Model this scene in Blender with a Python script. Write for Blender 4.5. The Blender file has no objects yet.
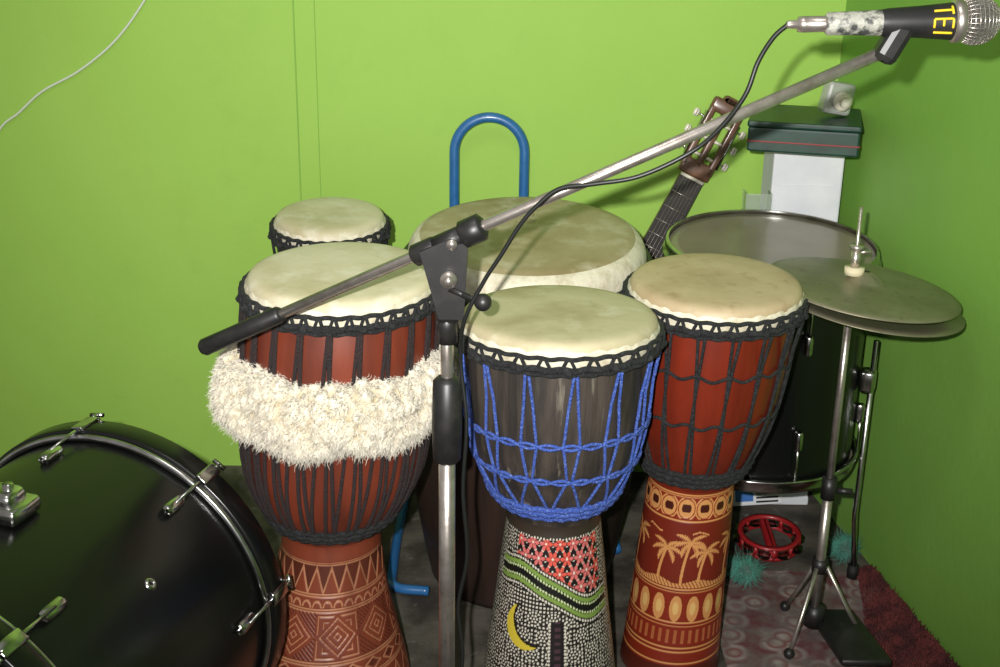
import bpy, math, random
import numpy as np
from mathutils import Matrix, Vector, noise as mnoise
rng=np.random.default_rng(7); random.seed(7)
sc=bpy.context.scene
pi=math.pi
# ------------------------------------------------------------------ camera
cd=bpy.data.cameras.new('camera'); cam=bpy.data.objects.new('camera',cd); sc.collection.objects.link(cam)
cd.sensor_width=36; cd.lens=45; cd.clip_start=0.02
cam.matrix_world=Matrix.Translation((0,0,1.29))@Matrix.Rotation(math.radians(70),4,'X')@Matrix.Rotation(math.radians(0.9),4,'Z')
sc.camera=cam
try: sc.view_settings.view_transform='Standard'
except Exception: pass
# ------------------------------------------------------------------ materials
def lin(c): 
    c=c/255.0
    return c/12.92 if c<=0.04045 else ((c+0.055)/1.055)**2.4
def C(r,g,b): return (lin(r),lin(g),lin(b),1.0)
def mat(name,base,rough=.5,metal=0,noise=None,bump=None,coat=0,attr=False,spec=.5,alpha=1,noise2=None,sheen=0):
    m=bpy.data.materials.new(name); m.use_nodes=True
    nt=m.node_tree; b=nt.nodes['Principled BSDF']
    b.inputs['Base Color'].default_value=base
    b.inputs['Roughness'].default_value=rough; b.inputs['Metallic'].default_value=metal
    b.inputs['Coat Weight'].default_value=coat; b.inputs['Coat Roughness'].default_value=.15
    b.inputs['Specular IOR Level'].default_value=spec
    b.inputs['Sheen Weight'].default_value=sheen
    b.inputs['Alpha'].default_value=alpha
    tc=nt.nodes.new('ShaderNodeTexCoord')
    src=None
    if attr:
        a=nt.nodes.new('ShaderNodeAttribute'); a.attribute_name='Col'; src=a.outputs['Color']
    for nz in (noise,noise2):
        if nz is None: continue
        scl,col2,lo,hi=nz[:4]; st=nz[4] if len(nz)>4 else (1,1,1)
        mp=nt.nodes.new('ShaderNodeMapping'); mp.inputs['Scale'].default_value=st
        nt.links.new(tc.outputs['Object'],mp.inputs['Vector'])
        n=nt.nodes.new('ShaderNodeTexNoise'); n.inputs['Scale'].default_value=scl; n.inputs['Detail'].default_value=6; n.inputs['Roughness'].default_value=.6
        nt.links.new(mp.outputs[0],n.inputs['Vector'])
        r=nt.nodes.new('ShaderNodeMapRange'); r.inputs['From Min'].default_value=lo; r.inputs['From Max'].default_value=hi
        nt.links.new(n.outputs['Fac'],r.inputs['Value'])
        mx=nt.nodes.new('ShaderNodeMix'); mx.data_type='RGBA'
        nt.links.new(r.outputs[0],mx.inputs['Factor'])
        if src is None: mx.inputs['A'].default_value=base
        else: nt.links.new(src,mx.inputs['A'])
        mx.inputs['B'].default_value=col2
        src=mx.outputs['Result']
    if src is not None: nt.links.new(src,b.inputs['Base Color'])
    if bump:
        n=nt.nodes.new('ShaderNodeTexNoise'); n.inputs['Scale'].default_value=bump[0]; n.inputs['Detail'].default_value=5
        if len(bump)>2:
            mp=nt.nodes.new('ShaderNodeMapping'); mp.inputs['Scale'].default_value=bump[2]
            nt.links.new(tc.outputs['Object'],mp.inputs['Vector']); nt.links.new(mp.outputs[0],n.inputs['Vector'])
        else: nt.links.new(tc.outputs['Object'],n.inputs['Vector'])
        bp=nt.nodes.new('ShaderNodeBump'); bp.inputs['Strength'].default_value=bump[1]; bp.inputs['Distance'].default_value=.01
        nt.links.new(n.outputs['Fac'],bp.inputs['Height']); nt.links.new(bp.outputs[0],b.inputs['Normal'])
    return m
M={}
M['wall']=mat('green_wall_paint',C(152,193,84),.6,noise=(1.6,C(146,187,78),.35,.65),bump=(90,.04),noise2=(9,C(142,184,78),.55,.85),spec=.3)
M['wall_shaded']=mat('green_wall_paint_side_shaded',C(126,172,76),.55,noise=(2.2,C(118,164,70),.35,.65),bump=(60,.06),spec=.3)  # same green, darkened: the side wall's dimmer light is put into the colour
M['seam']=mat('panel_seam_shadow_gap',C(124,168,64),.7)
M['floor']=mat('worn_floor',C(92,86,78),.75,noise=(9,C(52,47,42),.4,.62),noise2=(30,C(126,120,112),.6,.75),bump=(40,.2))
M['black']=mat('black_plastic',C(28,28,28),.42,noise=(40,C(42,40,38),.45,.7))
M['blackrope']=mat('black_rope',C(30,32,33),.75,bump=(420,.8),noise=(120,C(58,60,60),.45,.75))
M['brownrope']=mat('dark_maroon_rope',C(52,36,34),.8,bump=(420,.8),noise=(120,C(38,36,38),.4,.7))
M['bluerope']=mat('blue_rope',C(64,94,184),.6,bump=(420,.8),noise=(260,C(130,154,216),.5,.75))
M['chrome']=mat('chrome',C(205,205,205),.2,1.0,noise=(30,C(165,163,155),.4,.7))
M['dullchrome']=mat('worn_steel_tube',C(196,188,180),.3,.85,noise=(45,C(160,148,138),.45,.75),bump=(150,.03))
M['gloss']=mat('black_drum_lacquer',C(12,13,12),.26,noise=(3,C(17,17,16),.4,.7),noise2=(160,C(46,46,44),.72,.8),spec=.45)
M['skinL']=mat('goat_skin_head_pale',C(204,197,168),.5,noise=(7,C(178,168,132),.42,.7),noise2=(22,C(216,211,190),.5,.75),bump=(60,.06))
M['skinF']=mat('goat_skin_head_worn',C(188,179,146),.5,noise=(6,C(148,132,96),.42,.66),noise2=(18,C(204,197,172),.55,.75),bump=(50,.07))
M['skinR']=mat('goat_skin_head_tan',C(186,168,134),.5,noise=(6,C(158,134,102),.4,.7),noise2=(30,C(152,124,94),.55,.8),bump=(50,.07))
M['skinC']=mat('buffalo_skin_head',C(170,159,128),.5,noise=(5,C(142,127,92),.38,.66),noise2=(16,C(184,176,150),.5,.7),bump=(40,.07))
M['stamp']=mat('faded_ink_stamp',C(112,104,78),.6,noise=(200,C(160,148,116),.4,.7))
M['skinrim']=mat('raw_skin_rim',C(214,208,186),.6,noise=(40,C(182,172,144),.45,.7),bump=(90,.2))
M['woodL']=mat('mahogany_wood',C(124,56,36),.4,coat=.15,noise=(16,C(86,38,26),.35,.65,(1,1,.12)),bump=(60,.08,(1,1,.1)))
M['woodR']=mat('red_brown_wood',C(126,42,22),.34,coat=.3,noise=(14,C(88,28,16),.35,.65,(1,1,.12)))
M['woodF']=mat('weathered_dark_wood',C(66,58,50),.65,noise=(34,C(38,33,29),.4,.6,(1,1,.12)),noise2=(60,C(142,134,118),.60,.76,(1,1,.1)),bump=(80,.35,(1,1,.1)))
M['woodC']=mat('dark_stained_barrel',C(50,34,28),.45,coat=.1,noise=(14,C(32,24,20),.4,.6,(1,1,.1)))
M['paintL']=mat('carved_mahogany',C(120,50,30),.45,attr=True,noise=(18,C(88,40,26),.5,.8,(1,1,.15)),coat=.1)
M['paintF']=mat('dot_painted_wood',C(20,20,20),.45,attr=True,coat=.1)
M['paintR']=mat('carved_red_wood',C(120,50,30),.4,attr=True,coat=.2)
M['fleece']=mat('sheepskin_fleece',C(214,202,180),.95,attr=True,sheen=.15,spec=.1)
M['bluetube']=mat('blue_painted_steel',C(42,100,156),.35,coat=.3,noise=(50,C(34,82,130),.5,.8))
M['brass']=mat('dull_bronze_cymbal',C(150,145,120),.42,.6,noise=(9,C(124,120,98),.35,.7),noise2=(70,C(112,106,86),.55,.8),bump=(200,.05))
M['tomhead']=mat('coated_drum_film',C(140,130,112),.3,noise=(5,C(114,106,92),.4,.7),coat=.3)
M['white']=mat('white_painted_board',C(226,226,230),.5,noise=(8,C(208,210,218),.4,.7))
M['greenbox']=mat('dark_green_case',C(22,60,48),.4,noise=(30,C(15,40,33),.4,.7))
M['redtrim']=mat('red_piping',C(130,40,40),.5)
M['silver']=mat('silver_plastic',C(180,182,176),.35,.3)
M['guitarwood']=mat('guitar_headstock_rosewood',C(112,80,62),.35,coat=.4,noise=(20,C(84,56,44),.4,.65,(1,1,.2)))
M['spruce']=mat('guitar_spruce_top',C(196,140,76),.3,coat=.5,noise=(30,C(176,120,60),.4,.7,(1,.2,.2)))
M['ebony']=mat('fretboard_ebony',C(36,30,28),.45)
M['ivory']=mat('ivory_plastic',C(214,208,190),.35)
M['mesh']=mat('mic_grille_steel',C(150,150,144),.4,.7,bump=(700,1.0))
M['tape']=mat('grey_wrapped_tape',C(150,150,140),.5,noise=(90,C(60,62,60),.45,.6),bump=(120,.3))
M['yellow']=mat('yellow_tape',C(222,190,30),.5)
M['felt']=mat('cream_felt',C(206,196,164),.9)
M['redplastic']=mat('red_plastic',C(150,26,32),.4,coat=.2)
M['teal']=mat('teal_yarn',C(64,150,130),.9,sheen=.3)
M['maroon']=mat('maroon_mat_pile',C(104,46,44),.95,noise=(30,C(66,28,30),.4,.6),noise2=(12,C(128,92,84),.6,.8))
M['cable']=mat('black_rubber_cable',C(22,24,22),.45)
M['wcable']=mat('white_cable',C(206,214,196),.5)
M['bookblue']=mat('blue_print',C(60,110,180),.5)
M['rubber']=mat('black_rubber',C(16,16,16),.7)
# ------------------------------------------------------------------ mesh helpers
def empty(name,loc=(0,0,0)):
    e=bpy.data.objects.new(name,None); e.location=loc; e.empty_display_size=.05
    sc.collection.objects.link(e); return e
def mk(name,V,F,m,parent=None,smooth=True,col=None,flat_fix=True):
    me=bpy.data.meshes.new(name)
    V=np.asarray(V,dtype=float)
    me.from_pydata(V.tolist(),[],[list(map(int,f)) for f in F])
    me.materials.append(M[m] if isinstance(m,str) else m)
    if smooth: me.polygons.foreach_set('use_smooth',[True]*len(me.polygons))
    if col is not None:
        a=me.color_attributes.new('Col','FLOAT_COLOR','POINT')
        c=np.ones((len(V),4)); c[:,:3]=col; a.data.foreach_set('color',c.ravel())
    me.update()
    o=bpy.data.objects.new(name,me); sc.collection.objects.link(o)
    if parent is not None: o.parent=parent
    return o
def lathe(prof,n=96):
    p=np.array(prof,dtype=float); th=np.linspace(-pi,pi,n,endpoint=False)
    # theta=0 faces -Y, positive towards +X
    x=p[:,0][:,None]*np.sin(th)[None]; y=-p[:,0][:,None]*np.cos(th)[None]; z=np.repeat(p[:,1][:,None],n,1)
    V=np.stack([x,y,z],-1).reshape(-1,3); k=len(p)
    i=np.arange(k-1)[:,None]*n; j=np.arange(n)[None]; j2=(j+1)%n
    F=np.stack([i+j,i+j2,i+n+j2,i+n+j],-1).reshape(-1,4)
    return V,F
def cat(P,n):
    P=np.array(P,dtype=float); m=len(P)
    Q=np.vstack([2*P[0]-P[1],P,2*P[-1]-P[-2]]); out=[]
    for i in range(m-1):
        p0,p1,p2,p3=Q[i],Q[i+1],Q[i+2],Q[i+3]
        for t in np.linspace(0,1,n,endpoint=False):
            out.append(.5*((2*p1)+(-p0+p2)*t+(2*p0-5*p1+4*p2-p3)*t*t+(-p0+3*p1-3*p2+p3)*t**3))
    out.append(P[-1]); return np.array(out)
class MB:
    def __init__(s): s.V=[];s.F=[];s.n=0
    def add(s,V,F,mx=None):
        V=np.asarray(V,dtype=float)
        if mx is not None:
            A=np.array(mx); V=V@A[:3,:3].T+A[:3,3]
        s.V.append(V); s.F+= [tuple(int(a)+s.n for a in f) for f in F]; s.n+=len(V); return s
    def tube(s,P,r,k=8,closed=False,caps=True):
        P=np.array(P,dtype=float); n=len(P)
        if closed: T=np.roll(P,-1,0)-np.roll(P,1,0)
        else: T=np.gradient(P,axis=0)
        T/= (np.linalg.norm(T,axis=1)[:,None]+1e-12)
        rr=np.full(n,r) if np.isscalar(r) else np.array(r,dtype=float)
        a=np.array([0,0,1.0]) if abs(T[0][2])<.9 else np.array([1.0,0,0])
        N=np.cross(T[0],a); N/=np.linalg.norm(N); V=[]
        for i in range(n):
            N=N-T[i]*np.dot(N,T[i]); N/=np.linalg.norm(N)+1e-12
            B=np.cross(T[i],N)
            for j in range(k):
                c=2*pi*j/k; V.append(P[i]+rr[i]*(math.cos(c)*N+math.sin(c)*B))
        F=[]
        for i in range(n if closed else n-1):
            i2=(i+1)%n
            for j in range(k):
                j2=(j+1)%k; F.append((i*k+j,i*k+j2,i2*k+j2,i2*k+j))
        if caps and not closed:
            F.append(tuple(range(k))[::-1]); F.append(tuple((n-1)*k+j for j in range(k)))
        return s.add(V,F)
    def box(s,size,mx=None,bev=0.0):
        x,y,z=[a/2 for a in size]; b=min(bev,x*.9,y*.9,z*.9)
        if b<=0:
            V=[(-x,-y,-z),(x,-y,-z),(x,y,-z),(-x,y,-z),(-x,-y,z),(x,-y,z),(x,y,z),(-x,y,z)]
            F=[(0,3,2,1),(4,5,6,7),(0,1,5,4),(1,2,6,5),(2,3,7,6),(3,0,4,7)]
            return s.add(V,F,mx)
        V=[];F=[]
        def ring(xx,yy,zz):
            c=[(-xx,-yy+b),(-xx+b*.3,-yy+b*.3),(-xx+b,-yy),(xx-b,-yy),(xx-b*.3,-yy+b*.3),(xx,-yy+b),(xx,yy-b),(xx-b*.3,yy-b*.3),(xx-b,yy),(-xx+b,yy),(-xx+b*.3,yy-b*.3),(-xx,yy-b)]
            V.extend([(p[0],p[1],zz) for p in c])
        ring(x-b*.9,y-b*.9,-z); ring(x-b*.25,y-b*.25,-z+b*.3); ring(x,y,-z+b); ring(x,y,z-b); ring(x-b*.25,y-b*.25,z-b*.3); ring(x-b*.9,y-b*.9,z)
        for i in range(5):
            for j in range(12):
                j2=(j+1)%12; F.append((i*12+j,i*12+j2,i*12+12+j2,i*12+12+j))
        F.append(tuple(range(12))[::-1]); F.append(tuple(60+j for j in range(12)))
        return s.add(V,F,mx)
    def cyl(s,a,b,r,k=20,r2=None):
        return s.tube([a,b],[r,r if r2 is None else r2],k)
    def ball(s,c,r,k=16,sc_=(1,1,1)):
        t=np.linspace(0,pi,k//2+1); V,F=lathe(np.stack([np.maximum(np.sin(t),1e-4)*r,-np.cos(t)*r],1),k)
        return s.add(V*np.array(sc_)+np.array(c),F)
    def out(s,name,m,parent=None,smooth=True,loc=None,deform=None):
        V=np.vstack(s.V)
        if deform: V=deform(V)
        return mk(name,V,s.F,m,parent,smooth)
def frame(o,x,y,z):
    m=Matrix.Identity(4)
    for i,a in enumerate((x,y,z)):
        for j in range(3): m[j][i]=a[j]
    for j in range(3): m[j][3]=o[j]
    return m
def along(p,d,up=(0,0,1)):
    d=Vector(d).normalized(); u=Vector(up); x=u.cross(d)
    if x.length<1e-4: x=Vector((1,0,0))
    x.normalize(); y=d.cross(x); return frame(p,x,y,d)
def tufts(P,D,L,r,bend,seg=4,k=3,curl=.08,turns=9.):
    n=len(P); a=np.tile(np.array([0.3,0.2,1.0]),(n,1)); 
    A=np.cross(D,a); A/=np.linalg.norm(A,axis=1)[:,None]+1e-9; B=np.cross(D,A)
    V=np.zeros((n,seg+1,k,3))
    for j in range(seg+1):
        t=j/seg; c=P+D*(L*t)[:,None]+bend*(L*t*t)[:,None]+A*(np.sin(t*turns)*curl*L)[:,None]+B*((np.cos(t*turns)-1)*curl*L)[:,None]
        rad=r*(1-.85*t)
        for q in range(k):
            g=2*pi*q/k; V[:,j,q]=c+(A*math.cos(g)+B*math.sin(g))*rad
    base=(np.arange(n)*(seg+1)*k)[:,None,None]; jj=(np.arange(seg)*k)[None,:,None]; qq=np.arange(k)[None,None]; q2=(qq+1)%k
    F=np.stack([base+jj+qq,base+jj+q2,base+jj+k+q2,base+jj+k+qq],-1).reshape(-1,4)
    return V.reshape(-1,3),F
# ------------------------------------------------------------------ room
def wallx(y): return .693+(2.62-y)*.15
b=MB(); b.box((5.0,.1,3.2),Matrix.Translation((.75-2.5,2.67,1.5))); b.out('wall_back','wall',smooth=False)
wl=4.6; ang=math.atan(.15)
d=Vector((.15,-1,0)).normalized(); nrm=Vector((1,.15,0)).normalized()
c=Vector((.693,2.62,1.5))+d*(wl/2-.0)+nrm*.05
b=MB(); b.box((wl,.1,3.2),frame(c,d,nrm,Vector((0,0,1)))); b.out('wall_right','wall_shaded',smooth=False)
b=MB(); b.box((5.6,5.6,.1),Matrix.Translation((-1.2,.3,-.05))); b.out('floor','floor',smooth=False)
b=MB(); b.box((.003,.003,2.9),Matrix.Translation((-.432,2.6195,1.5))); b.box((.0015,.003,2.9),Matrix.Translation((-.389,2.6195,1.5))); b.out('panel_seam_1','seam',smooth=False)  # thin darker strips drawn in for the shadow gaps at the panel joints
# white cable on wall
b=MB(); b.tube(cat([(-.60,2.612,1.30),(-.66,2.612,1.16),(-.733,2.612,1.046),(-.80,2.612,.965),(-.88,2.612,.903),(-.96,2.612,.86),(-1.015,2.612,.814),(-1.062,2.612,.775),(-1.13,2.612,.66),(-1.16,2.612,.5)],8),.0024,8); b.out('white_wall_cable','wcable')
# ------------------------------------------------------------------ djembes
def smoothprof(zr,n):
    P=cat([(r,z) for z,r in zr],12); L=np.r_[0,np.cumsum(np.linalg.norm(np.diff(P,axis=0),axis=1))]
    t=np.linspace(0,L[-1],n); return np.stack([np.interp(t,L,P[:,0]),np.interp(t,L,P[:,1])],1)
def ring(rf,z,off,n=120,wob=0,k=0):
    th=np.linspace(-pi,pi,n,endpoint=False); r=rf(z)+off+wob*np.sin(k*th); zz=z+wob*np.cos(k*th)
    return np.stack([r*np.sin(th),-r*np.cos(th),zz],1)
def sline(rf,t0,z0,t1,z1,off,n=14):
    t=np.linspace(0,1,n); th=t0+(t1-t0)*t; z=z0+(z1-z0)*t; r=np.array([rf(a) for a in z])+off
    return np.stack([r*np.sin(th),-r*np.cos(th),z],1)
def djembe(name,base,zr,zw,h,hr,sx,k,skin,bowl,legm,paint,rope,style,nseg=160,lowrope=None):
    e=empty(name,(base[0],base[1],0))
    P=smoothprof(zr,220); zs=P[:,1]; rs=P[:,0]
    rf=lambda z: float(np.interp(z,zs,rs))
    def df(V):
        V=np.array(V); V[:,2]=V[:,2]+k*(V[:,2]/h)*V[:,1]; V[:,0]+=sx*V[:,2]; return V
    # leg
    leg=P[P[:,1]<=zw+.004]; t=np.linspace(0,zw,230 if paint else 60); prof=np.stack([np.interp(t,leg[:,1],leg[:,0]),t],1)
    prof=np.vstack([[leg[0,0]-.012,0.0],prof])
    V,F=lathe(prof,640 if paint else 96)
    col=None
    if paint:
        th=np.arctan2(V[:,0],-V[:,1]); col,hgt=paint(th,V[:,2])
        rr=np.hypot(V[:,0],V[:,1]); f=(rr+hgt)/rr; V[:,0]*=f; V[:,1]*=f
    mk('leg',df(V),F,legm,e,col=col)
    bw=P[P[:,1]>=zw-.004]; V,F=lathe(bw,nseg); mk('bowl',df(V),F,bowl,e)
    # head
    prof=[(1e-4,h),(hr*.5,h+.0005),(hr*.86,h),(hr-.010,h-.0015),(hr-.004,h-.004),(hr,h-.009),(hr+.002,h-.018)]
    V,F=lathe(prof,nseg); mk('head_skin',df(V),F,skin,e)
    prof=[(hr+.001,h-.013),(hr+.004,h-.018),(hr+.004,h-.030),(hr+.001,h-.042)]
    V,F=lathe(prof,nseg); th=np.arctan2(V[:,0],-V[:,1]); V[:,2]+=.0012*np.sin(th*23)+.001*np.sin(th*41); mk('skin_edge',df(V),F,'skinrim',e)
    b=MB(); hrf=lambda z: hr+.003
    b.tube(ring(hrf,h-.021,.004,160,.0010,30),.0034,8,closed=True)
    b.tube(ring(hrf,h-.037,.005,160,.0014,26),.0048,8,closed=True)
    b.tube(ring(hrf,h-.045,.003,160,.001,34),.0036,8,closed=True)
    nk=style['n']*2
    for i in range(nk):
        a=2*pi*i/nk+.05; w=.35*2*pi/nk
        pts=[sline(hrf,a-w,h-.040,a-w*.2,h-.021,.007,4),sline(hrf,a+w*.2,h-.021,a+w,h-.040,.007,4)]
        b.tube(np.vstack(pts),.0026,6)
        if i%2==0: b.ball((math.sin(a)*(hr+.010),-math.cos(a)*(hr+.010),h-.039),.0068,8,(1,1,.8))
    b.out('tension_rings','blackrope',e,deform=df)
    b=MB(); n=style['n']; zt=h-.046; zl=style['zl']; R=style['r']
    dl=2*pi/n
    offtop=lambda z: rf(z)+ max(0,(z-(h-.10))/.055)*max(0,(hr+.005-rf(h-.05)))
    for i in range(n):
        a=i*dl+style.get('ph',0)
        if style['kind']=='v':
            b.tube(sline(offtop,a,zt,a+dl*.5,zl,R*.9,18),R,6); b.tube(sline(offtop,a+dl,zt,a+dl*.5,zl,R*.9,18),R,6)
            b.tube(sline(offtop,a+dl*.1,zt,a+dl*.12,zl,R*.9,18),R,6)
        elif style['kind']=='net':
            z1,z2=style['rows'][:2]; g=dl*.06
            b.tube(sline(offtop,a-g*.6,zt,a-g*3.2,z1,R*.9,14),R,6); b.tube(sline(offtop,a+g*.6,zt,a+g*3.2,z1,R*.9,14),R,6)
            b.tube(sline(rf,a-g*3.2,z1,a-g,z2,R*.9,8),R,6); b.tube(sline(rf,a+g*3.2,z1,a+g,z2,R*.9,8),R,6)
            b.tube(sline(rf,a-g,z2,a-dl*.5,zl,R*.9,8),R,6); b.tube(sline(rf,a+g,z2,a+dl*.5,zl,R*.9,8),R,6)
        else:
            g=dl*.10
            b.tube(sline(offtop,a-g,zt,a+g*1.4,zl,R*.9,18),R,6); b.tube(sline(offtop,a+g,zt,a-g*1.4,zl,R*1.4,18),R,6)
    for q,z in enumerate(style.get('rows',[])):
        m=style['n']*12; th=np.linspace(-pi,pi,m,endpoint=False); 
        for s_ in ((1,-1) if style['kind']=='net' else (1,)):
            zz=z+s_*style.get('amp',.004)*np.sin(th*n*style.get('fz',1)/1.0+1.2*q); r=np.array([rf(a) for a in zz])+R*1.6
            b.tube(np.stack([r*np.sin(th),-r*np.cos(th),zz],1),R,6,closed=True)
    b.out('tension_ropes',rope,e,deform=df)
    b=MB()
    for dz,rr in ((0,.006),(-.011,.0055),(.010,.0045)):
        b.tube(ring(rf,zl+dz,.004,120,.001,28),rr,8,closed=True)
    b.out('lower_rope_ring',lowrope or 'blackrope',e,deform=df)
    return e,df,rf
def frac(x): return x-np.floor(x)
def L3(c): return np.array(c[:3])
# --- carved mahogany
def paintL(th,z):
    base=L3(C(120,56,36)); tan=L3(C(196,142,104)); dk=L3(C(80,36,24))
    m=np.zeros(len(z)); d=np.zeros(len(z))
    def line(c,w=.0013): m[np.abs(z-c)<w]=1
    for c in (.288,.284,.236,.232,.212,.208,.128,.124,.098,.094,.05,.045): line(c)
    u=frac(th*22/(2*pi)); tri=np.abs(u-.5)*2; v=(z-.236)/(.048)
    s=(v>0)&(v<1); m[s&(np.abs(v-(1-tri)*.85-.06)<.10)]=1; d[s&(v>(1-tri)*.85+.1)]=1
    u=frac(th*34/(2*pi))-.5; v=(z-.214)/.018; s=(v>0)&(v<1); m[s&(np.abs(np.hypot(u*1.6,v-.0)-.62)<.12)]=1
    n=9; u=(frac(th*n/(2*pi)+.12)-.5)*2; v=(z-.168)/.038; s=np.abs(v)<1
    odd=np.mod(np.floor(th*n/(2*pi)+.12),2)==0
    q=np.abs(u)+np.abs(v); m[s&(np.abs(frac(q*3.2)-.5)<.11)&(q<1.02)]=1
    q2=np.maximum(np.abs(u),np.abs(v)); m[s&odd&(q>1.02)&(np.abs(frac(q2*4)-.5)<.12)]=1
    d[s&(q>1.02)&(~odd)&(frac((u+v)*5)<.4)]=1
    u=(frac(th*20/(2*pi))-.5)*2; v=(z-.111)/.012; s=np.abs(v)<1; q=np.abs(u)+np.abs(v); m[s&(np.abs(q-.8)<.14)]=1; d[s&(q<.5)]=1
    u=frac(th*26/(2*pi)); tri=np.abs(u-.5)*2; v=(z-.052)/.04; s=(v>0)&(v<1); m[s&(np.abs(v-tri*.9)<.1)]=1
    col=base[None]*(1-m[:,None])+tan[None]*m[:,None]*.6+base[None]*m[:,None]*.4
    col=np.where((d[:,None]>0)&(m[:,None]==0),dk[None],col)
    return col,-.0012*np.maximum(m,d*.8)
def palm(s,z,s0,z0,h):
    """stylised palm silhouette: curved trunk and six fronds"""
    x=s-s0; y=z-z0; k=np.zeros(len(s),bool)
    cx=.010*np.clip(y/h,0,1)**2; k|=(np.abs(x-cx)<.0024)&(y>0)&(y<h)
    xx=x-.010; yy=y-h; r=np.hypot(xx,yy); a=np.arctan2(yy,xx)
    for a0 in (-.45,.35,1.1,2.0,2.8,3.6):
        a1=a0-np.sign(math.cos(a0))*r*22; da=np.abs(np.mod(a-a1+pi,2*pi)-pi)
        k|=(r<.030)&(da*r<.0050*np.sin(np.clip(r/.030,0,1)*pi)**.6*(.7+.3*np.sin(r*1800)))
    return k
def paintR(th,z):
    red=L3(C(124,38,20)); org=L3(C(196,138,82)); dk=L3(C(64,22,14)); n=len(z)
    col=np.tile(red,(n,1)); hg=np.zeros(n); s=th*.078
    col[(z>.178)&(z<.305)]=L3(C(108,34,20))
    def setc(k,c,hh=-.001): col[k]=L3(C(*c)) if not isinstance(c,np.ndarray) else c; hg[k]=hh
    for c,w in ((.355,.0015),(.350,.0010),(.308,.0015),(.182,.0016),(.176,.001),(.118,.0015),(.112,.001),(.070,.0016),(.062,.001),(.04,.0015)): setc(np.abs(z-c)<w,org)
    # upper band: ovals with dark zigzag
    u=(frac(th*15/(2*pi))-.5)*2; v=(z-.330)/.018; b=np.abs(v)<1; q=np.hypot(u/.85,v/.92); setc(b&(q<1),org); setc(b&(q<.62)&(np.abs(v)<.4),dk); setc(b&(q>1.12)&(q<1.3),org)
    # palms
    for a0,z0,h in ((-.052,.195,.060),(-.012,.190,.078),(.018,.192,.058),(.075,.195,.066),(.135,.192,.07),(.19,.192,.06),(-.12,.195,.07),(-.19,.192,.06)):
        setc(palm(s,z,a0,z0,h),org)
    b=(z>.184)&(z<.196+.004*np.sin(s*90)); setc(b&(frac(s*160+z*90)<.75),org)
    k=(np.abs(z-.285-.003*np.sin(s*140))<.0014)&(frac(s*12)<.35); setc(k,org)
    # lower band of standing ovals
    u=(frac(th*17/(2*pi))-.5)*2; v=(z-.145)/.026; b=np.abs(v)<1; q=np.hypot(u/.72,v/.95); setc(b&(q<1),org); setc(b&(q<.5),L3(C(210,168,104)))
    b=np.abs(z-.092)<.018; u=frac(th*40/(2*pi)); setc(b&(u<.38)&(np.abs(z-.092)<.013),L3(C(160,90,52)))
    b=(z<.035); col[b]=dk*1.6
    return col,hg
def paintF(th,z):
    n=len(z); col=np.tile(L3(C(34,30,27)),(n,1)); s=th*.100; W=L3(C(208,202,186))
    wood=z>.356; col[wood]=L3(C(52,44,36))
    def cells(s,z,cs,ox=0,oz=0):
        row=np.floor((z+oz)/(cs*.866)); x=(s+ox)+np.where(np.mod(row,2)==0,0,cs/2); u=frac(x/cs)-.5; v=(frac((z+oz)/(cs*.866))-.5)*.866
        return u*cs,v*cs
    u,v=cells(s,z,.034); r=np.hypot(u,v); a=np.arctan2(v,u)
    for i,rad in enumerate((0.0,.0056,.0112)):
        k=max(1,int(2*pi*rad/.0056)); aa=frac(a*k/(2*pi)+.5*i)-.5
        dd=np.hypot(r-rad,aa*2*pi*max(rad,.0001)/k) if i else r
        col[(dd<.0018)&(z<.356)]=W
    gap=(r>.0142)&(z<.356); gx=frac(s/.0066)-.5; gz=frac(z/.0066)-.5; col[gap&(np.hypot(gx,gz)<.28)]=W
    # red flowers
    R=(z>.235)&(z<.352)&(s>-.080)&(s<.10)
    col[R]=L3(C(24,18,18))
    u,v=cells(s,z,.028,.004,.006); r=np.hypot(u,v); a=np.arctan2(v,u)
    pet=(r<.0136*(.80+.20*np.cos(6*a)))&(r>.0022); shade=(np.cos(6*a)>-.8)
    k=R&pet&shade; alt=np.mod(np.floor(s/.052+.4),2)==0
    col[k&alt]=L3(C(206,84,70)); col[k&~alt]=L3(C(200,104,100))
    col[R&(r<.0022)]=W
    kk=10; aa=frac(a*kk/(2*pi))-.5; col[R&(np.hypot(r-.0142,aa*2*pi*.0142/kk)<.0012)]=W
    # snake bands
    zc=.292-.060*1/(1+np.exp(-(s-.008)/.022))+.003*np.sin(s*70)
    dz=z-zc; 
    low=(dz<-.020)&(z<.30)&R
    col[low]=L3(C(30,26,24)); gx=frac(s/.0066)-.5; gz=frac(z/.0066)-.5; col[low&(np.hypot(gx,gz)<.30)]=W
    B=(np.abs(dz)<.026)&(z<.356)&(np.abs(s)<.12)
    col[B]=L3(C(18,18,16))
    col[B&(np.abs(np.abs(dz)-.0135)<.0036)]=L3(C(116,142,66))
    ds=frac(s/.0056)-.5
    col[B&(np.hypot(ds*.0056,np.abs(dz)-.0215)<.0022)]=W
    col[B&(np.hypot(ds*.0056,np.abs(dz)-.0072)<.0020)]=L3(C(196,210,156))
    # vertical dark strip
    S=(z<.220)&(s>-.006)&(s<.020); col[S]=L3(C(28,22,24))
    col[S&(np.abs(s-.007)<.005)&(frac(z/.012)<.5)]=L3(C(66,44,54))
    for e in (-.006,.020):
        col[(z<.220)&(np.hypot(s-e,(frac(z/.0056)-.5)*.0056)<.0020)]=W
    # yellow crescent
    r1=np.hypot(s+.050,z-.204); r2=np.hypot(s+.032,z-.216); K=(r1<.038)&(r2>.040)&(z<.236)
    col[K]=L3(C(196,176,56)); r3=np.abs(r2-.040)<.0018; col[r3&(r1<.039)]=L3(C(20,18,12))
    return col,np.zeros(n)
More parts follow.
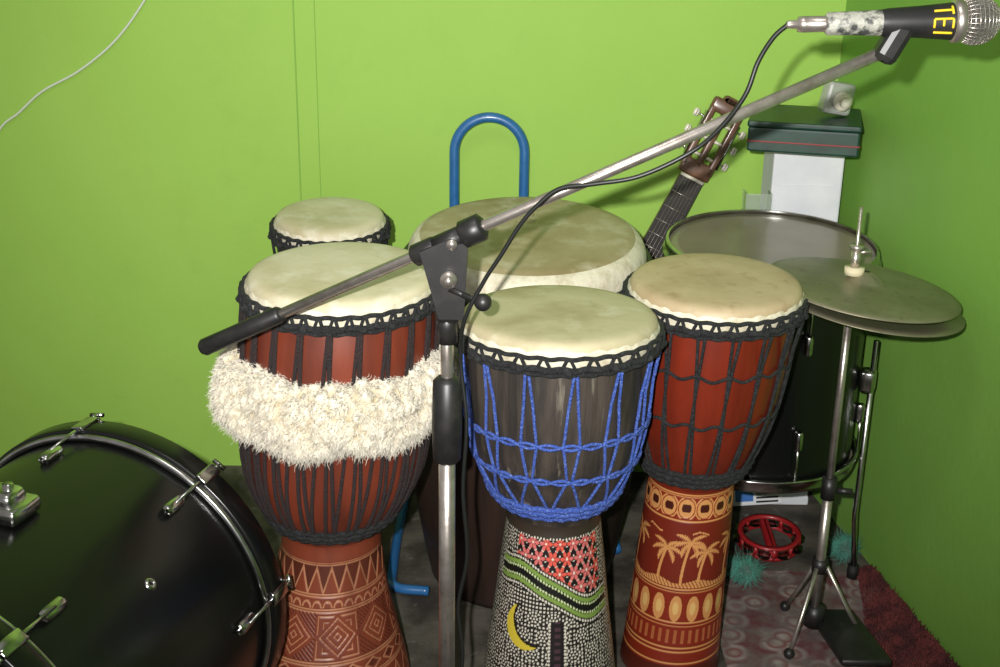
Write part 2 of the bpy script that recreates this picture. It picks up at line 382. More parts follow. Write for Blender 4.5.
zrL=[(0,.146),(.046,.138),(.11,.120),(.175,.101),(.235,.088),(.29,.080),(.315,.078),(.328,.084),(.35,.102),(.385,.123),(.43,.138),(.48,.144),(.55,.147),(.64,.146),(.70,.139),(.736,.134)]
E_L,dfL,rfL=djembe('fleece_trimmed_djembe',(-.286,1.78),zrL,.314,.741,.140,.068,.045,'skinL','woodL','paintL',paintL,'brownrope',dict(kind='v',n=22,zl=.345,r=.0032))
zrF=[(0,.113),(.06,.109),(.125,.102),(.20,.092),(.28,.083),(.345,.075),(.372,.073),(.393,.082),(.42,.102),(.46,.120),(.505,.132),(.57,.139),(.64,.140),(.690,.138)]
E_F,dfF,rfF=djembe('painted_djembe',(.090,1.74),zrF,.374,.694,.1445,-.005,-.015,'skinF','woodF','paintF',paintF,'bluerope',dict(kind='net',n=14,zl=.408,r=.0025,rows=[.535,.475],amp=.004,ph=.12),lowrope='bluerope')
zrR=[(0,.087),(.04,.084),(.12,.080),(.20,.0775),(.28,.075),(.335,.072),(.358,.072),(.385,.084),(.42,.099),(.465,.113),(.52,.123),(.60,.130),(.695,.129)]
E_R,dfR,rfR=djembe('carved_palm_djembe',(.309,1.89),zrR,.360,.701,.1345,.046,.05,'skinR','woodR','paintR',paintR,'blackrope',dict(kind='pair',n=17,zl=.390,r=.0026,rows=[.585,.500],amp=.004,fz=1,ph=.1))
zrS=[(0,.078),(.1,.068),(.25,.05),(.32,.048),(.36,.058),(.42,.082),(.50,.096),(.60,.100),(.688,.098)]
E_S,_,_=djembe('small_djembe',(-.326,2.30),zrS,.32,.692,.102,0,.09,'skinL','woodC','woodC',None,'blackrope',dict(kind='v',n=14,zl=.37,r=.003))
# fleece band on left djembe : lumpy wool body + short curled locks
zc0=.566; Rm=.146; a_=.030; b_=.047
def woolsurf(th,ph):
    bl=1+.22*np.sin(th*5+1)*np.cos(ph)+.12*np.sin(th*11+ph*2)
    r=Rm+a_*bl*np.cos(ph); z=zc0+.005*np.sin(th*7)+b_*np.sin(ph)
    return np.stack([r*np.sin(th),-r*np.cos(th),z],-1)
nt_,np_=760,90
TH,PH=np.meshgrid(np.linspace(-pi,pi,nt_,endpoint=False),np.linspace(-1.62,1.62,np_))
S0=woolsurf(TH.ravel(),PH.ravel()); Nn=np.stack([np.cos(PH)*np.sin(TH),-np.cos(PH)*np.cos(TH),np.sin(PH)],-1).reshape(-1,3)
hgt=np.empty(len(S0))
for i,p in enumerate(S0):
    q=Vector(p)+mnoise.noise_vector(Vector(p)*55)*.006
    dv=mnoise.voronoi(q*62,distance_metric='DISTANCE')[0]; d2=mnoise.voronoi(q*150,distance_metric='DISTANCE')[0]
    hgt[i]=(1-min(1,dv[0]*1.15)**1.6)*.0105+(1-min(1,d2[0]*1.2))*.0034
Vw=S0+Nn*hgt[:,None]
i=np.arange(np_-1)[:,None]*nt_; j=np.arange(nt_)[None]; j2=(j+1)%nt_
Fw=np.stack([i+j,i+j2,i+nt_+j2,i+nt_+j],-1).reshape(-1,4)
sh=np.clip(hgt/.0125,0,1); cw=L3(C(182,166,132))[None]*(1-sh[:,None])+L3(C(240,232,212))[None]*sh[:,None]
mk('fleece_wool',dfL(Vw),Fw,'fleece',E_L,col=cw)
n=30000; pick=rng.choice(len(Vw),n,p=(sh+.15)/np.sum(sh+.15)); P=Vw[pick]-Nn[pick]*.002; D=Nn[pick]+rng.normal(0,.45,(n,3)); D/=np.linalg.norm(D,axis=1)[:,None]
bend=rng.normal(0,.6,(n,3)); bend[:,2]-=.5
V,F=tufts(P,D,rng.uniform(.004,.0085,n),.0011,bend,5,3,.30,7.0)
tt=np.tile(np.repeat(np.linspace(0,1,6),3),n); br=np.repeat(.9+.1*rng.random(n),18)
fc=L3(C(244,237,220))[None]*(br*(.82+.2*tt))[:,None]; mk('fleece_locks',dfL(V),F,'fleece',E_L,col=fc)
# ------------------------------------------------------------------ large barrel drum
e=empty('large_barrel_drum',(.047,2.20,0))
def dfC(V):
    V=np.array(V); V[:,2]+=.10*(V[:,2]/.67)*V[:,1]; return V
P=smoothprof([(0,.178),(.08,.194),(.2,.212),(.35,.222),(.5,.220),(.628,.208)],60)
V,F=lathe(np.vstack([[.165,0],P]),96); mk('shell',dfC(V),F,'woodC',e)
V,F=lathe([(1e-4,.690),(.1,.690),(.175,.689),(.188,.687),(.198,.683)],128); mk('head_skin',dfC(V),F,'skinC',e)
V,F=lathe([(.196,.684),(.204,.680),(.211,.672),(.2165,.660),(.2185,.645),(.217,.620)],128); mk('skin_collar',dfC(V),F,'skinrim',e)
b=MB()
for (x,y,w_,h_) in ((-.012,.078,.003,.022),(.0,.088,.022,.003),(.0,.070,.018,.003),(.012,.078,.003,.022),(.004,.079,.010,.003),(-.002,.054,.040,.0025),(.002,.046,.028,.0025)):
    b.box((w_,h_,.0006),Matrix.Translation((x,y,.6904)))
b.out('ink_stamp','stamp',e,False,deform=dfC)
b=MB(); 
for z,r,rr in ((.634,.224,.008),(.614,.227,.010)): b.tube(ring(lambda q:r,z,0,128),rr,10,closed=True)
for i in range(8):
    a=2*pi*i/8+.3; s,c=math.sin(a),-math.cos(a); b.tube([(s*.236,c*.236,.63),(s*.236,c*.236,.47)],.005,8)
    b.box((.03,.03,.05),Matrix.Translation((s*.230,c*.230,.45))@Matrix.Rotation(a,4,'Z'),.006); b.ball((s*.236,c*.236,.61),.010,8)
b.out('rim_and_lugs','black',e,deform=dfC)
# ------------------------------------------------------------------ blue tubular stand
e=empty('blue_tubular_stand',(-.028,2.575,0)); R_=.073; b=MB()
arc=[(R_*math.cos(t),0,.754+R_*math.sin(t)) for t in np.linspace(0,pi,24)]
b.tube([(R_,0,.02),(R_,0,.3),(R_,0,.6)]+arc+[(-R_,0,.6),(-R_,0,.3),(-R_,0,.02)],.0105,14)
b.tube(cat([(-R_,0,.012),(-.16,-.06,.012),(-.175,-.2,.012),(-.175,-.42,.012),(-.165,-.49,.012),(-.10,-.505,.012)],8),.0095,12)
b.tube(cat([(R_,0,.012),(.25,-.04,.012),(.27,-.11,.012),(.272,-.2,.012),(.272,-.34,.012)],8),.0095,12)
b.tube([(-R_,0,.22),(R_,0,.22)],.008,10); b.out('bent_tube','bluetube',e)
# ------------------------------------------------------------------ bass drum
e=empty('bass_drum',(-.62,1.40,0))
a=Vector((-.28,-.96,0)).normalized(); rt=Vector((.96,-.28,0)).normalized(); up=Vector((0,0,1))
mx=Matrix.Translation((.62,-1.40,0))@frame(Vector((-.574,1.650,.266)),rt,up,a)
def cs_(V): 
    A=np.array(mx); return np.asarray(V)@A[:3,:3].T+A[:3,3]
LEN=.42; RB=.250
V,F=lathe([(RB,.0),(RB,.1),(RB,.2),(RB,.3),(RB,LEN)],160); mk('shell',cs_(V),F,'gloss',e)
for nm,z0,sg in (('far',-.012,1),('near',LEN+.012,-1)):
    V,F=lathe([(RB+.002,z0-sg*.02),(RB+.014,z0-sg*.02),(RB+.0155,z0-sg*.017),(RB+.0155,z0+sg*.017),(RB+.014,z0+sg*.02),(RB+.002,z0+sg*.02),(RB+.002,z0-sg*.02)],160); mk('wood_hoop_'+nm,cs_(V),F,'gloss',e)
    b=MB(); b.tube(ring(lambda q:RB+.006,z0+sg*.024,0,160),.0055,10,closed=True); b.out('metal_rim_'+nm,'chrome',e,deform=cs_)
    V,F=lathe([(1e-4,z0-sg*.004),(RB*.7,z0-sg*.004),(RB,z0-sg*.002),(RB+.004,z0+sg*.02)],120); mk('drum_head_'+nm,cs_(V),F,'gloss',e)
b=MB()
for i in range(8):
    for sg,z0 in ((1,-.012),(-1,LEN+.012)):
        f=math.radians(-8+45*i); 
        def pt(r,z,df_=0): return (r*math.sin(f+df_),r*math.cos(f+df_),z)
        fx=(Vector((math.cos(f),-math.sin(f),0)),Vector((math.sin(f),math.cos(f),0)),Vector((0,0,1)))
        b.box((.018,.015,.042),frame(Vector(pt(RB+.006,z0+sg*.085)),*fx),.006)
        b.tube([pt(RB+.012,z0+sg*.085),pt(RB+.018,z0-sg*.02)],.0028,10)
        b.box((.020,.007,.044),frame(Vector(pt(RB+.017,z0)),*fx),.003)
        b.box((.018,.018,.006),frame(Vector(pt(RB+.008,z0-sg*.024)),*fx),.002)
        b.tube([pt(RB+.018,z0-sg*.032,-.040),pt(RB+.018,z0-sg*.032,.040)],.0035,10); b.tube([pt(RB+.018,z0-sg*.02),pt(RB+.018,z0-sg*.032)],.003,10)
f=math.radians(2); fr=frame(Vector(((RB+.01)*math.sin(f),(RB+.01)*math.cos(f),.235)),Vector((1,0,0)),Vector((0,1,0)),Vector((0,0,1)))
b.box((.075,.022,.060),fr,.006); b.box((.05,.03,.04),fr@Matrix.Translation((0,.012,0)),.008)
b.tube([(.02,RB,.235),(.02,RB+.045,.235)],.007,12)
b.out('lugs_and_claws','chrome',e,deform=cs_)
f=math.radians(50); pc=Vector((RB*math.sin(f),RB*math.cos(f),.2)); fr=frame(pc,Vector((math.cos(f),-math.sin(f),0)),Vector((0,0,-1)),Vector((math.sin(f),math.cos(f),0)))
V,F=lathe([(.003,.000),(.003,.003),(.007,.003),(.009,.000)],24); b=MB(); b.add(V,F,fr); b.out('vent_grommet','chrome',e,deform=cs_)
b=MB(); 
for sx_ in (-1,1): 
    f=math.radians(128)*sx_; b.tube([(RB*math.sin(f),RB*math.cos(f),.33),((RB+.07)*math.sin(f)*1.0,-.258,.36)],.007,10)
b.out('spurs','chrome',e,deform=cs_)
# ------------------------------------------------------------------ floor tom
e=empty('floor_tom',(.503,2.25,0)); RT=.190
def dfT(V):
    V=np.array(V); V[:,2]+=.06*np.clip((V[:,2]-.25)/.4,0,1.2)*V[:,1]; return V
V,F=lathe([(RT-.004,.245),(RT-.004,.65)],128); mk('shell',dfT(V),F,'gloss',e)
V,F=lathe([(1e-4,.653),(RT*.9,.653),(RT-.003,.655),(RT+.001,.650)],128); mk('drum_head',dfT(V),F,'tomhead',e)
V,F=lathe([(1e-4,.246),(RT*.9,.246),(RT,.25)],128); mk('resonant_head',dfT(V),F,'tomhead',e)
for nm,z0,sg in (('top',.662,-1),('bottom',.237,1)):
    V,F=lathe([(RT+.000,z0),(RT+.004,z0),(RT+.006,z0+sg*.006),(RT+.006,z0+sg*.020),(RT+.011,z0+sg*.023),(RT+.011,z0+sg*.026),(RT+.001,z0+sg*.026),(RT,z0)],128); mk('hoop_'+nm,dfT(V),F,'chrome',e)
b=MB()
for i in range(6):
    a_i=2*pi*i/6+1.25; s,c=math.sin(a_i),-math.cos(a_i)
    b.tube([(s*(RT+.007),c*(RT+.007),.64),(s*(RT+.007),c*(RT+.007),.53)],.0025,8); b.tube([(s*(RT+.007),c*(RT+.007),.34),(s*(RT+.007),c*(RT+.007),.255)],.0025,8)
    for z in (.535,.345): b.box((.014,.018,.04),Matrix.Translation((s*(RT+.004),c*(RT+.004),z))@Matrix.Rotation(a_i,4,'Z'),.005)
b.out('lugs_and_rods','chrome',e,deform=dfT)
b=MB(); rb=MB()
for a_i in (1.15,3.3,-1.35):
    s,c=math.sin(a_i),-math.cos(a_i)
    b.tube([(s*(RT+.020),c*(RT+.020),.50),(s*(RT+.020),c*(RT+.020),.14),(s*(RT+.030),c*(RT+.030),.02)],.0055,10)
    b.box((.032,.03,.045),Matrix.Translation((s*(RT+.012),c*(RT+.012),.42))@Matrix.Rotation(a_i,4,'Z'),.007)
    rb.cyl((s*(RT+.029),c*(RT+.029),.0),(s*(RT+.029),c*(RT+.029),.03),.011)
b.out('legs','chrome',e); rb.out('leg_tips','rubber',e)
# ------------------------------------------------------------------ hi-hat
e=empty('hi_hat_stand',(.575,1.95,0)); hx=Matrix.Translation((.018,0,.676))@Matrix.Rotation(math.radians(6),4,'Y')@Matrix.Rotation(math.radians(1.0),4,'X')
RC=.156
pr=[(.006,.022),(.012,.021),(.022,.016),(.030,.008),(.036,.0065),(.07,.004),(.11,.001),(.145,-.003),(RC,-.006),(RC,-.0075),(.11,-.0005),(.036,.005)]
V,F=lathe(pr,160); r=np.hypot(V[:,0],V[:,1]); V[:,2]+=.0004*np.sin(r*2200)*(r>.04)
b=MB(); b.add(V,F,hx); b.out('top_cymbal','brass',e)
V2=V.copy(); V2[:,2]*=-1; b=MB(); b.add(V2,[f[::-1] for f in F],Matrix.Translation((.006,-.004,-.034))@hx@Matrix.Rotation(math.radians(1.0),4,'Y')); b.out('bottom_cymbal','brass',e)
b=MB(); b.cyl((.0,0,.66),(.0,0,.805),.0032,12); b.cyl((0,0,.70),(0,0,.735),.008,16); b.cyl((0,0,.735),(0,0,.742),.012,6); b.cyl((0,0,.30),(0,0,.645),.0066,16); b.cyl((0,0,.05),(0,0,.30),.0088,16)
b.tube([(0,0,.73),(.024,-.004,.732)],.003,8)
for a_i in (1.4,3.5,5.6):
    s,c=math.sin(a_i),-math.cos(a_i); b.tube([(s*.012,c*.012,.15),(s*.055,c*.055,.07),(s*.090,c*.090,.012)],.0042,10)
b.out('rod_and_tripod','dullchrome',e)
b=MB(); b.cyl((0,0,.693),(0,0,.705),.016,20); b.cyl((0,0,.630),(0,0,.642),.016,20); b.out('felts','felt',e)
b=MB(); b.cyl((0,0,.285),(0,0,.325),.013,20); b.cyl((0,0,.14),(0,0,.165),.014,20); b.tube([(.014,0,.30),(.04,-.005,.30)],.006,8)
b.cyl((0,0,.03),(0,0,.07),.018,18)
b.box((.085,.24,.012),Matrix.Translation((.045,-.06,.045))@Matrix.Rotation(math.radians(-12),4,'X'),.004)
b.box((.09,.06,.012),Matrix.Translation((.045,-.16,.012)),.004)
for a_i in (1.4,3.5,5.6): b.ball((math.sin(a_i)*.090,-math.cos(a_i)*.090,.014),.010,10)
b.out('clamps_and_pedal','black',e)
# ------------------------------------------------------------------ microphone stand + mic
e=empty('microphone_stand',(-.069,1.53,0)); O=np.array([-.069,1.53,0])
Lp=np.array([-.404,1.60,.681])-O; Rp=np.array([.426,1.42,1.116])-O; bd=(Rp-Lp)
bp=lambda s: tuple(Lp+bd*s)
b=MB(); b.tube([bp(.10),bp(.5),bp(1.0)],.0074,16); b.cyl((0,0,.14),(0,0,.60),.0115,18); b.cyl((0,0,.58),(0,0,.80),.0085,18)
for a_i in (.6,2.75,4.5):
    s,c=math.sin(a_i),-math.cos(a_i); b.tube([(s*.015,c*.015,.13),(s*.10,c*.10,.07),(s*.19,c*.19,.012)],.008,10)
b.out('tubes','dullchrome',e)
b=MB(); b.tube([bp(-.005),bp(.0),bp(.13),bp(.135)],[.009,.0122,.0122,.009],16)
b.tube([bp(.350),bp(.354),bp(.385),bp(.389)],[.010,.0145,.0145,.012],18)
b.tube([bp(.425),bp(.429),bp(.456),bp(.460)],[.012,.018,.018,.012],18)
b.tube([bp(.385),bp(.43)],[.0135,.0135],14)
b.out('boom_grip_and_clamp','black',e)
K=np.array(bp(.412)); b=MB()
# tapered yoke plates hanging from the boom clamp
for yy in (-.017,.011):
    b.add([(-.038,yy,.854),(.024,yy,.884),(.018,yy,.765),(-.014,yy,.765),(-.038,yy+.006,.854),(.024,yy+.006,.884),(.018,yy+.006,.765),(-.014,yy+.006,.765)],[(0,3,2,1),(4,5,6,7),(0,1,5,4),(1,2,6,5),(2,3,7,6),(3,0,4,7)],Matrix.Translation((.004,.0,-.008)))
b.box((.034,.030,.075),Matrix.Translation((0.002,0,.785)),.009)
b.box((.030,.026,.05),along(tuple(np.array(bp(1.0))+np.array([.006,0,.010])),(.5,-.0,1)),.008)
b.out('yoke_and_mic_clip','black',e,smooth=False)
b=MB()
b.cyl((0,0,.72),(0,0,.765),.0135,18)
b.tube([(0,0,.548),(0,0,.553),(0,0,.60),(0,0,.665),(0,0,.672)],[.014,.019,.0205,.019,.012],22)
b.cyl((0,0,.10),(0,0,.18),.020,20)
b.tube([(.004,-.022,.800),(.030,-.03,.792)],.004,8); b.ball((.047,-.04,.789),.0115,14); b.tube([(.02,-.03,.795),(.05,-.04,.789)],.0035,8)
for a_i in (.6,2.75,4.5): b.ball((math.sin(a_i)*.19,-math.cos(a_i)*.19,.013),.013,10)
b.out('height_clutch_and_knobs','black',e)
b=MB(); b.cyl((.003,-.018,.812),(.003,-.026,.812),.011,20); b.ball((.003,-.026,.812),.007,12); b.cyl((K[0],K[1]-.016,K[2]-.002),(K[0],K[1]-.020,K[2]-.002),.007,12); b.out('bolts','dullchrome',e)
# microphone
A=np.array([.3236,1.42,1.143]); Bq=np.array([.523,1.42,1.150]); md=(Bq-A)/np.linalg.norm(Bq-A)
e=empty('microphone',tuple(A)); mxm=along((0,0,0),md,(0,1,0))
def part(nm,prof,m,n=40):
    V,F=lathe(prof,n); b=MB(); b.add(V,F,mxm); b.out(nm,m,e)
part('plug',[(.003,-.012),(.0045,-.010),(.005,0),(.0085,.001),(.009,.008),(.0088,.030),(.010,.031)],'dullchrome')
part('taped_handle',[(.010,.031),(.0125,.034),(.013,.06),(.0138,.082),(.0142,.092)],'tape')
part('body',[(.0142,.092),(.0155,.10),(.0175,.135),(.0195,.160),(.0205,.170)],'black')
part('collar',[(.0205,.170),(.0235,.172),(.0235,.180),(.022,.182)],'dullchrome')
part('grille',[(.0215,.181)]+[(.0258*math.sin(.9+(pi-.9)*i/17)+1e-4,.197-.0258*math.cos(.9+(pi-.9)*i/17)*1.05) for i in range(18)],'mesh',60)
b=MB()
for i in range(12):
    an=.9+(pi-1.0)*i/12; b.tube(np.array([mxm@Vector((math.sin(q)*.0264*math.sin(an),-math.cos(q)*.0264*math.sin(an),.197-.0273*math.cos(an))) for q in np.linspace(-pi,pi,40,endpoint=False)]),.0005,5,closed=True)
for i in range(30):
    q=2*pi*i/30; b.tube(np.array([mxm@Vector((math.sin(q)*.0264*math.sin(an),-math.cos(q)*.0264*math.sin(an),.197-.0273*math.cos(an))) for an in np.linspace(.9,3.05,12)]),.0005,5)
b.out('grille_wires','dullchrome',e)
b=MB()
def stroke(z0,x0,z1,x1,w=.0016):
    # painted-on strokes that hug the barrel (x = angle)
    P=[]
    for t_ in np.linspace(0,1,8):
        z=z0+(z1-z0)*t_; x=x0+(x1-x0)*t_; r=np.interp(z,[.10,.135,.17],[.0157,.0177,.0207])+.0002
        P.append(mxm@Vector((r*math.sin(x),-r*math.cos(x),z)))
    b.tube(np.array(P),w,6)
best=max(np.linspace(-pi,pi,361),key=lambda q:(mxm.to_3x3()@Vector((math.sin(q),-math.cos(q),0))).dot(Vector((-.15,-1,.05)).normalized()))
for (z0,x0,z1,x1) in ((.166,-.95,.166,-.45),(.166,-.7,.146,-.7),(.166,-.2,.166,.3),(.156,-.2,.156,.2),(.146,-.2,.146,.3),(.166,-.2,.146,-.2),(.166,.6,.146,.6)):
    stroke(z0,best+x0,z1,best+x1,.0014)
b.out('yellow_letter_tape','yellow',e)
# mic cable
b=MB(); b.tube(cat([(.314,1.42,1.143),(.300,1.425,1.128),(.286,1.43,1.10),(.2745,1.43,1.0625),(.250,1.44,1.022),(.2194,1.45,.9915),(.162,1.452,.962),(.11,1.46,.950),(.069,1.47,.941),(.042,1.475,.918),(.022,1.48,.892),(0,1.485,.853),(-.022,1.49,.815),(-.046,1.495,.76),(-.050,1.505,.70),(-.042,1.50,.62),(-.046,1.50,.52),(-.040,1.50,.42),(-.052,1.50,.34),(-.046,1.49,.25),(-.075,1.48,.16),(-.12,1.45,.06),(-.2,1.35,.012),(-.3,1.2,.008)],8),.0028,8); b.out('cable','cable',e).location=tuple(-A)
# ------------------------------------------------------------------ guitar
g0=Vector((.4735,2.575,.869)); Dn=Vector((-.439,-.085,-.893)).normalized(); N=Vector((0,-1,0)); N=(N-Dn*N.dot(Dn)).normalized(); W=Dn.cross(N)
if W.x<0: W=-W
e=empty('acoustic_guitar',tuple(g0)); gm=frame(Vector((0,0,0)),W,Dn,N)   # x width, y down the neck, z out of the face
def ext(outl,z0,z1,m,nm,smooth=False):
    k=len(outl); V=[(p[0],p[1],z0) for p in outl]+[(p[0],p[1],z1) for p in outl]
    F=[tuple(range(k))[::-1],tuple(range(k,2*k))]+[(i,(i+1)%k,k+(i+1)%k,k+i) for i in range(k)]
    b=MB(); b.add(V,F,gm); return b.out(nm,m,e,smooth)
half=cat([(.0,.47),(.07,.475),(.125,.505),(.142,.56),(.128,.62),(.116,.665),(.130,.72),(.165,.78),(.182,.84),(.168,.905),(.10,.945),(0,.955)],6)
outl=[tuple(p) for p in half]+[(-p[0],p[1]) for p in half[-2:0:-1]]
ext(outl,-.085,-.006,'guitarwood','body_sides'); ext([(x*.992,.71+(y-.71)*.992) for x,y in outl],-.008,-.003,'spruce','soundboard')
b=MB(); V,F=lathe([(1e-4,0),(.043,0)],40); b.add(V,F,gm@Matrix.Translation((0,.625,-.0022))); b.out('sound_hole','ebony',e)
b=MB(); b.box((.16,.024,.008),gm@Matrix.Translation((0,.82,.001)),.003); b.out('bridge','guitarwood',e)
b=MB(); b.add([(-.024,.175,-.022),(.024,.175,-.022),(.028,.49,-.022),(-.028,.49,-.022),(-.026,.175,-.004),(.026,.175,-.004),(.031,.49,-.004),(-.031,.49,-.004)],[(0,3,2,1),(4,5,6,7),(0,1,5,4),(1,2,6,5),(2,3,7,6),(3,0,4,7)],gm); b.out('neck','guitarwood',e,False)
b=MB(); b.add([(-.026,.182,-.004),(.026,.182,-.004),(.032,.60,-.004),(-.032,.60,-.004),(-.026,.182,.002),(.026,.182,.002),(.032,.60,.002),(-.032,.60,.002)],[(0,3,2,1),(4,5,6,7),(0,1,5,4),(1,2,6,5),(2,3,7,6),(3,0,4,7)],gm); b.out('fretboard','ebony',e,False)
b=MB(); 
for i in range(1,17):
    y=.182+.65*(1-2**(-i/12)); w=.026+.006*(y-.182)/.418; b.box((2*w,.0016,.0012),gm@Matrix.Translation((0,y,.0024)))
for i in range(6): 
    x=-.02+.008*i; b.tube([tuple(gm@Vector((x*.9,.182,.005))),tuple(gm@Vector((x*1.4,.82,.006)))],.0006,5)
b.out('frets_and_strings','dullchrome',e)
b=MB(); b.box((.052,.006,.009),gm@Matrix.Translation((0,.179,.001))); b.out('nut','ivory',e)
b=MB()
b.box((.013,.135,.020),gm@Matrix.Translation((-.0295,.095,-.014)),.003); b.box((.013,.135,.020),gm@Matrix.Translation((.0295,.095,-.014)),.003); b.box((.013,.120,.020),gm@Matrix.Translation((0,.095,-.014)),.003)
b.box((.070,.034,.020),gm@Matrix.Translation((0,.158,-.014)),.004); b.box((.074,.030,.020),gm@Matrix.Translation((0,.022,-.014)),.006)
b.box((.040,.020,.020),gm@Matrix.Translation((0,.006,-.014)),.008); b.out('slotted_headstock','guitarwood',e)
b=MB()
for sg in (-1,1):
    for y in (.055,.092,.129):
        b.tube([tuple(gm@Vector((sg*.006,y,-.012))),tuple(gm@Vector((sg*.024,y,-.012)))],.0035,8)
b.out('string_rollers','ivory',e)
b=MB(); kn=MB()
for sg in (-1,1):
    b.box((.003,.10,.016),gm@Matrix.Translation((sg*.038,.092,-.014)))
    for y in (.055,.092,.129):
        b.tube([tuple(gm@Vector((sg*.036,y,-.014))),tuple(gm@Vector((sg*.050,y,-.018)))],.0025,8)
        kn.box((.012,.017,.008),gm@Matrix.Translation((sg*.055,y,-.019)),.004)
b.out('tuner_plates','chrome',e); kn.out('tuner_buttons','ivory',e)
# ------------------------------------------------------------------ white pedestal, case, small device
e=empty('white_speaker_pedestal',(.612,2.515,0)); b=MB(); b.box((.142,.10,.80),Matrix.Translation((0,0,.405)),.004); b.box((.145,.105,.02),Matrix.Translation((0,0,.012)),.003); b.out('column','white',e,False)
b=MB(); b.box((.11,.002,.60),Matrix.Translation((0,-.0505,.42))); b.out('front_panel','white',e,False)
e=empty('dark_green_equipment_case',(.585,2.42,.812)); rz=Matrix.Rotation(math.radians(-14),4,'Z')
b=MB(); b.box((.205,.205,.046),rz@Matrix.Translation((0,0,.023)),.004); b.out('case_body','greenbox',e,False)
b=MB(); b.box((.2075,.2075,.003),rz@Matrix.Translation((0,0,.020)),.001); b.out('red_piping','redtrim',e,False)
b=MB(); b.box((.209,.209,.012),rz@Matrix.Translation((0,0,.052)),.004); b.out('lid','greenbox',e,False)
e=empty('small_silver_switch_box',(.636,2.40,.870)); rk=Matrix.Rotation(.18,4,'Y')@Matrix.Rotation(.25,4,'Z')
b=MB(); b.box((.058,.030,.060),Matrix.Translation((0,.0,.036))@rk,.006); b.out('housing','silver',e,False)
b=MB(); b.tube([(0.004,-.012,.033),(.008,-.026,.031),(.0082,-.028,.031)],[.018,.018,.010],24); b.tube([(.0082,-.028,.031),(.010,-.038,.030)],[.010,.009],20); b.out('knob','ivory',e)
e=empty('clear_plastic_tray',(.515,2.47,.66)); 
mg=mat('clear_plastic',C(180,190,180),.1,alpha=.35)
b=MB(); b.box((.05,.04,.002),Matrix.Translation((0,0,.001))); b.box((.05,.002,.045),Matrix.Translation((0,-.02,.022))); b.box((.002,.04,.045),Matrix.Translation((-.025,0,.022))); b.box((.002,.04,.045),Matrix.Translation((.025,0,.022))); b.out('tray',mg,e,False)
# ------------------------------------------------------------------ floor things
m=bpy.data.materials.new('patterned_rug'); m.use_nodes=True; nt=m.node_tree; bs=nt.nodes['Principled BSDF']; bs.inputs['Roughness'].default_value=.95
tc=nt.nodes.new('ShaderNodeTexCoord'); vo=nt.nodes.new('ShaderNodeTexVoronoi'); vo.inputs['Scale'].default_value=20; vo.distance='EUCLIDEAN'; vo.inputs['Randomness'].default_value=1.0
nt.links.new(tc.outputs['Object'],vo.inputs['Vector']); cr=nt.nodes.new('ShaderNodeValToRGB'); cr.color_ramp.interpolation='LINEAR'
els=cr.color_ramp.elements; els[0].position=.15; els[0].color=C(158,148,142); els[1].position=.32; els[1].color=C(116,66,64)
x=els.new(.45); x.color=C(150,138,134); x=els.new(.62); x.color=C(98,50,52)
nt.links.new(vo.outputs['Distance'],cr.inputs['Fac']); nz=nt.nodes.new('ShaderNodeTexNoise'); nz.inputs['Scale'].default_value=18; nz.inputs['Detail'].default_value=10; nz.inputs['Roughness'].default_value=.75; nt.links.new(tc.outputs['Object'],nz.inputs['Vector'])
mr=nt.nodes.new('ShaderNodeMapRange'); mr.inputs['From Min'].default_value=.4; mr.inputs['From Max'].default_value=.6; nt.links.new(nz.outputs['Fac'],mr.inputs['Value'])
mxn=nt.nodes.new('ShaderNodeMix'); mxn.data_type='RGBA'; nt.links.new(mr.outputs[0],mxn.inputs['Factor']); nt.links.new(cr.outputs[0],mxn.inputs['A']); mxn.inputs['B'].default_value=C(104,92,88); nt.links.new(mxn.outputs['Result'],bs.inputs['Base Color'])
gx,gy=60,80; V=[];F=[]
for j in range(gy+1):
    for i in range(gx+1):
        u=i/gx; v=j/gy; y=1.25+v*.93; x0=.405; x1=wallx(y)-.012; V.append((x0+(x1-x0)*u,y,.003+.001*math.sin(u*40)*math.sin(v*33)))
for j in range(gy):
    for i in range(gx): a0=j*(gx+1)+i; F.append((a0,a0+1,a0+gx+2,a0+gx+1))
mk('patterned_rug',V,F,m)
n=8000; yy=rng.uniform(1.60,2.18,n); xx=np.array([wallx(q) for q in yy])-.012-rng.uniform(0,1,n)**1.1*(.02+.10*np.clip((2.20-yy)/.3,0,1)); P=np.stack([xx,yy,np.full(n,.004)+.02*np.clip((xx-.72)/.1,0,1)],1)
D=rng.normal(0,.45,(n,3)); D[:,2]=1; D/=np.linalg.norm(D,axis=1)[:,None]; V,F=tufts(P,D,rng.uniform(.005,.011,n),.003,rng.normal(0,.3,(n,3)),3,3); V[:,0]=np.minimum(V[:,0],wallx(V[:,1])-.003); mk('maroon_pile_mat',V,F,'maroon')
def tambourine(name,loc,rad,tilt):
    e=empty(name,loc); T=Matrix.Translation((0,0,.022))@Matrix.Rotation(tilt,4,'X')
    b=MB()
    for z in (-.014,.010):
        V,F=lathe([(rad-.010,z),(rad,z),(rad,z+.006),(rad-.010,z+.006),(rad-.010,z)],60); b.add(V,F,T)
    j=MB()
    for i in range(10):
        a_=2*pi*i/10; c_=Vector((math.sin(a_)*(rad-.004),-math.cos(a_)*(rad-.004),0)); b.box((.008,.008,.024),T@Matrix.Translation(c_)@Matrix.Rotation(a_+.3,4,'Z'))
        a2=a_+pi/10; c2=Vector((math.sin(a2)*(rad-.004),-math.cos(a2)*(rad-.004),0))
        for z in (-.005,.003):
            V,F=lathe([(1e-4,z+.002),(.005,z+.002),(.014,z)],16); j.add(V,F,T@Matrix.Translation(c2))
    b.box((.02,rad*1.9,.018),T,.006)
    b.out('frame','redplastic',e); j.out('jingles','chrome',e)
tambourine('tambourine',(.560,2.28,.0),.064,math.radians(6))
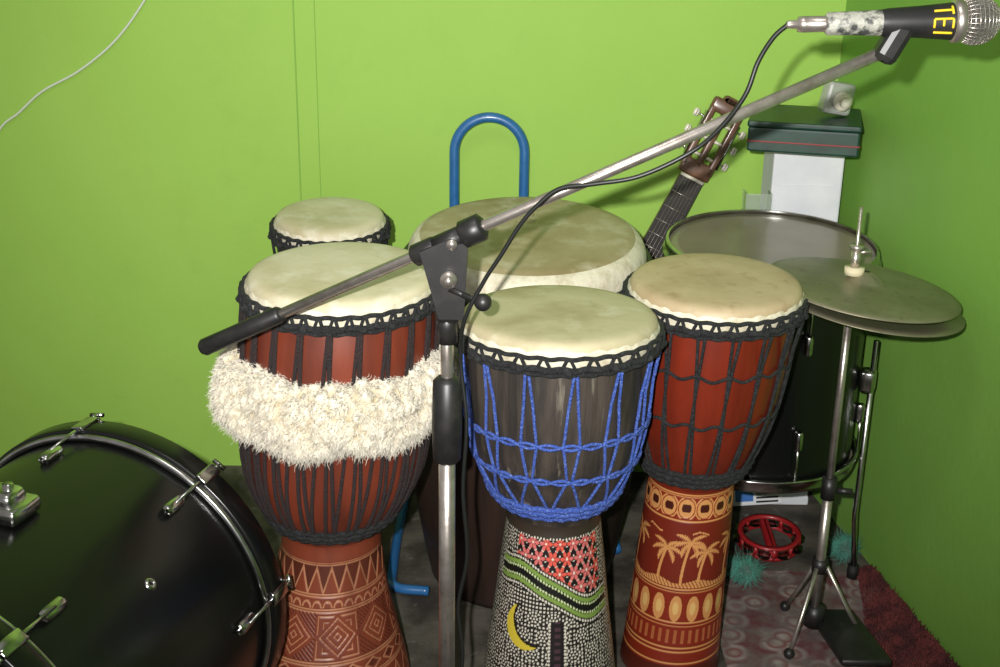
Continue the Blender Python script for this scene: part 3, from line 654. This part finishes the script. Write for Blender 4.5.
def pom(name,loc,r,m_='teal',n=900):
    e=empty(name,loc); D=rng.normal(0,1,(n,3)); D/=np.linalg.norm(D,axis=1)[:,None]; P=D*r*.2+np.array([0,0,r*.85]); V,F=tufts(P,D,rng.uniform(.5,.8,n)*r,.0012,rng.normal(0,.5,(n,3)),4,3,.2,8); V[:,2]=np.maximum(V[:,2],.001); mk('yarn',V,F,m_,e)
    b=MB(); b.ball((0,0,r*.8),r*.4,12); b.out('core',m_,e)
pom('teal_pompom',(.485,2.13,.005),.028); pom('teal_pompom.001',(.705,2.235,.0),.028); pom('teal_pompom.002',(.455,2.16,.005),.020)
e=empty('printed_music_box',(.566,2.47,0)); rz=Matrix.Rotation(.15,4,'Z')@Matrix.Rotation(-.25,4,'X'); b=MB(); b.box((.115,.028,.085),Matrix.Translation((0,0,.047))@rz,.002); b.out('carton','white',e,False)
b=MB(); b.box((.108,.001,.03),Matrix.Translation((0,0,.047))@rz@Matrix.Translation((0,-.0146,.022))); b.box((.04,.001,.03),Matrix.Translation((0,0,.047))@rz@Matrix.Translation((-.03,-.0146,-.018))); b.out('blue_print','bookblue',e,False)
b=MB()
for i in range(4): b.box((.05,.001,.004),Matrix.Translation((0,0,.047))@rz@Matrix.Translation((.022,-.0147,-.008-.009*i)))
b.out('black_print','black',e,False)
# ------------------------------------------------------------------ lights
w=bpy.data.worlds.new('room_ambient'); sc.world=w; w.use_nodes=True; w.node_tree.nodes['Background'].inputs[0].default_value=(1,.97,.93,1); w.node_tree.nodes['Background'].inputs[1].default_value=.28
def light(name,kind,loc,en,size=.1,col=(1,1,1),tgt=None):
    l=bpy.data.lights.new(name,kind); l.energy=en; l.color=col
    if kind=='AREA': l.shape='DISK'; l.size=size
    else: l.shadow_soft_size=size
    if kind=='SPOT': l.spot_size=math.radians(78); l.spot_blend=1.0
    o=bpy.data.objects.new(name,l); o.location=loc; sc.collection.objects.link(o)
    if tgt is not None: o.rotation_euler=(Vector(tgt)-Vector(loc)).to_track_quat('-Z','Y').to_euler()
    return o
light('camera_flash','SPOT',(-.07,-.03,1.35),255,.012,(1,.98,.95),(-.02,2.5,.84))
light('ceiling_lamp','AREA',(-.2,.9,2.5),7,.6,(1,.98,.92),(-.1,2.3,.9))
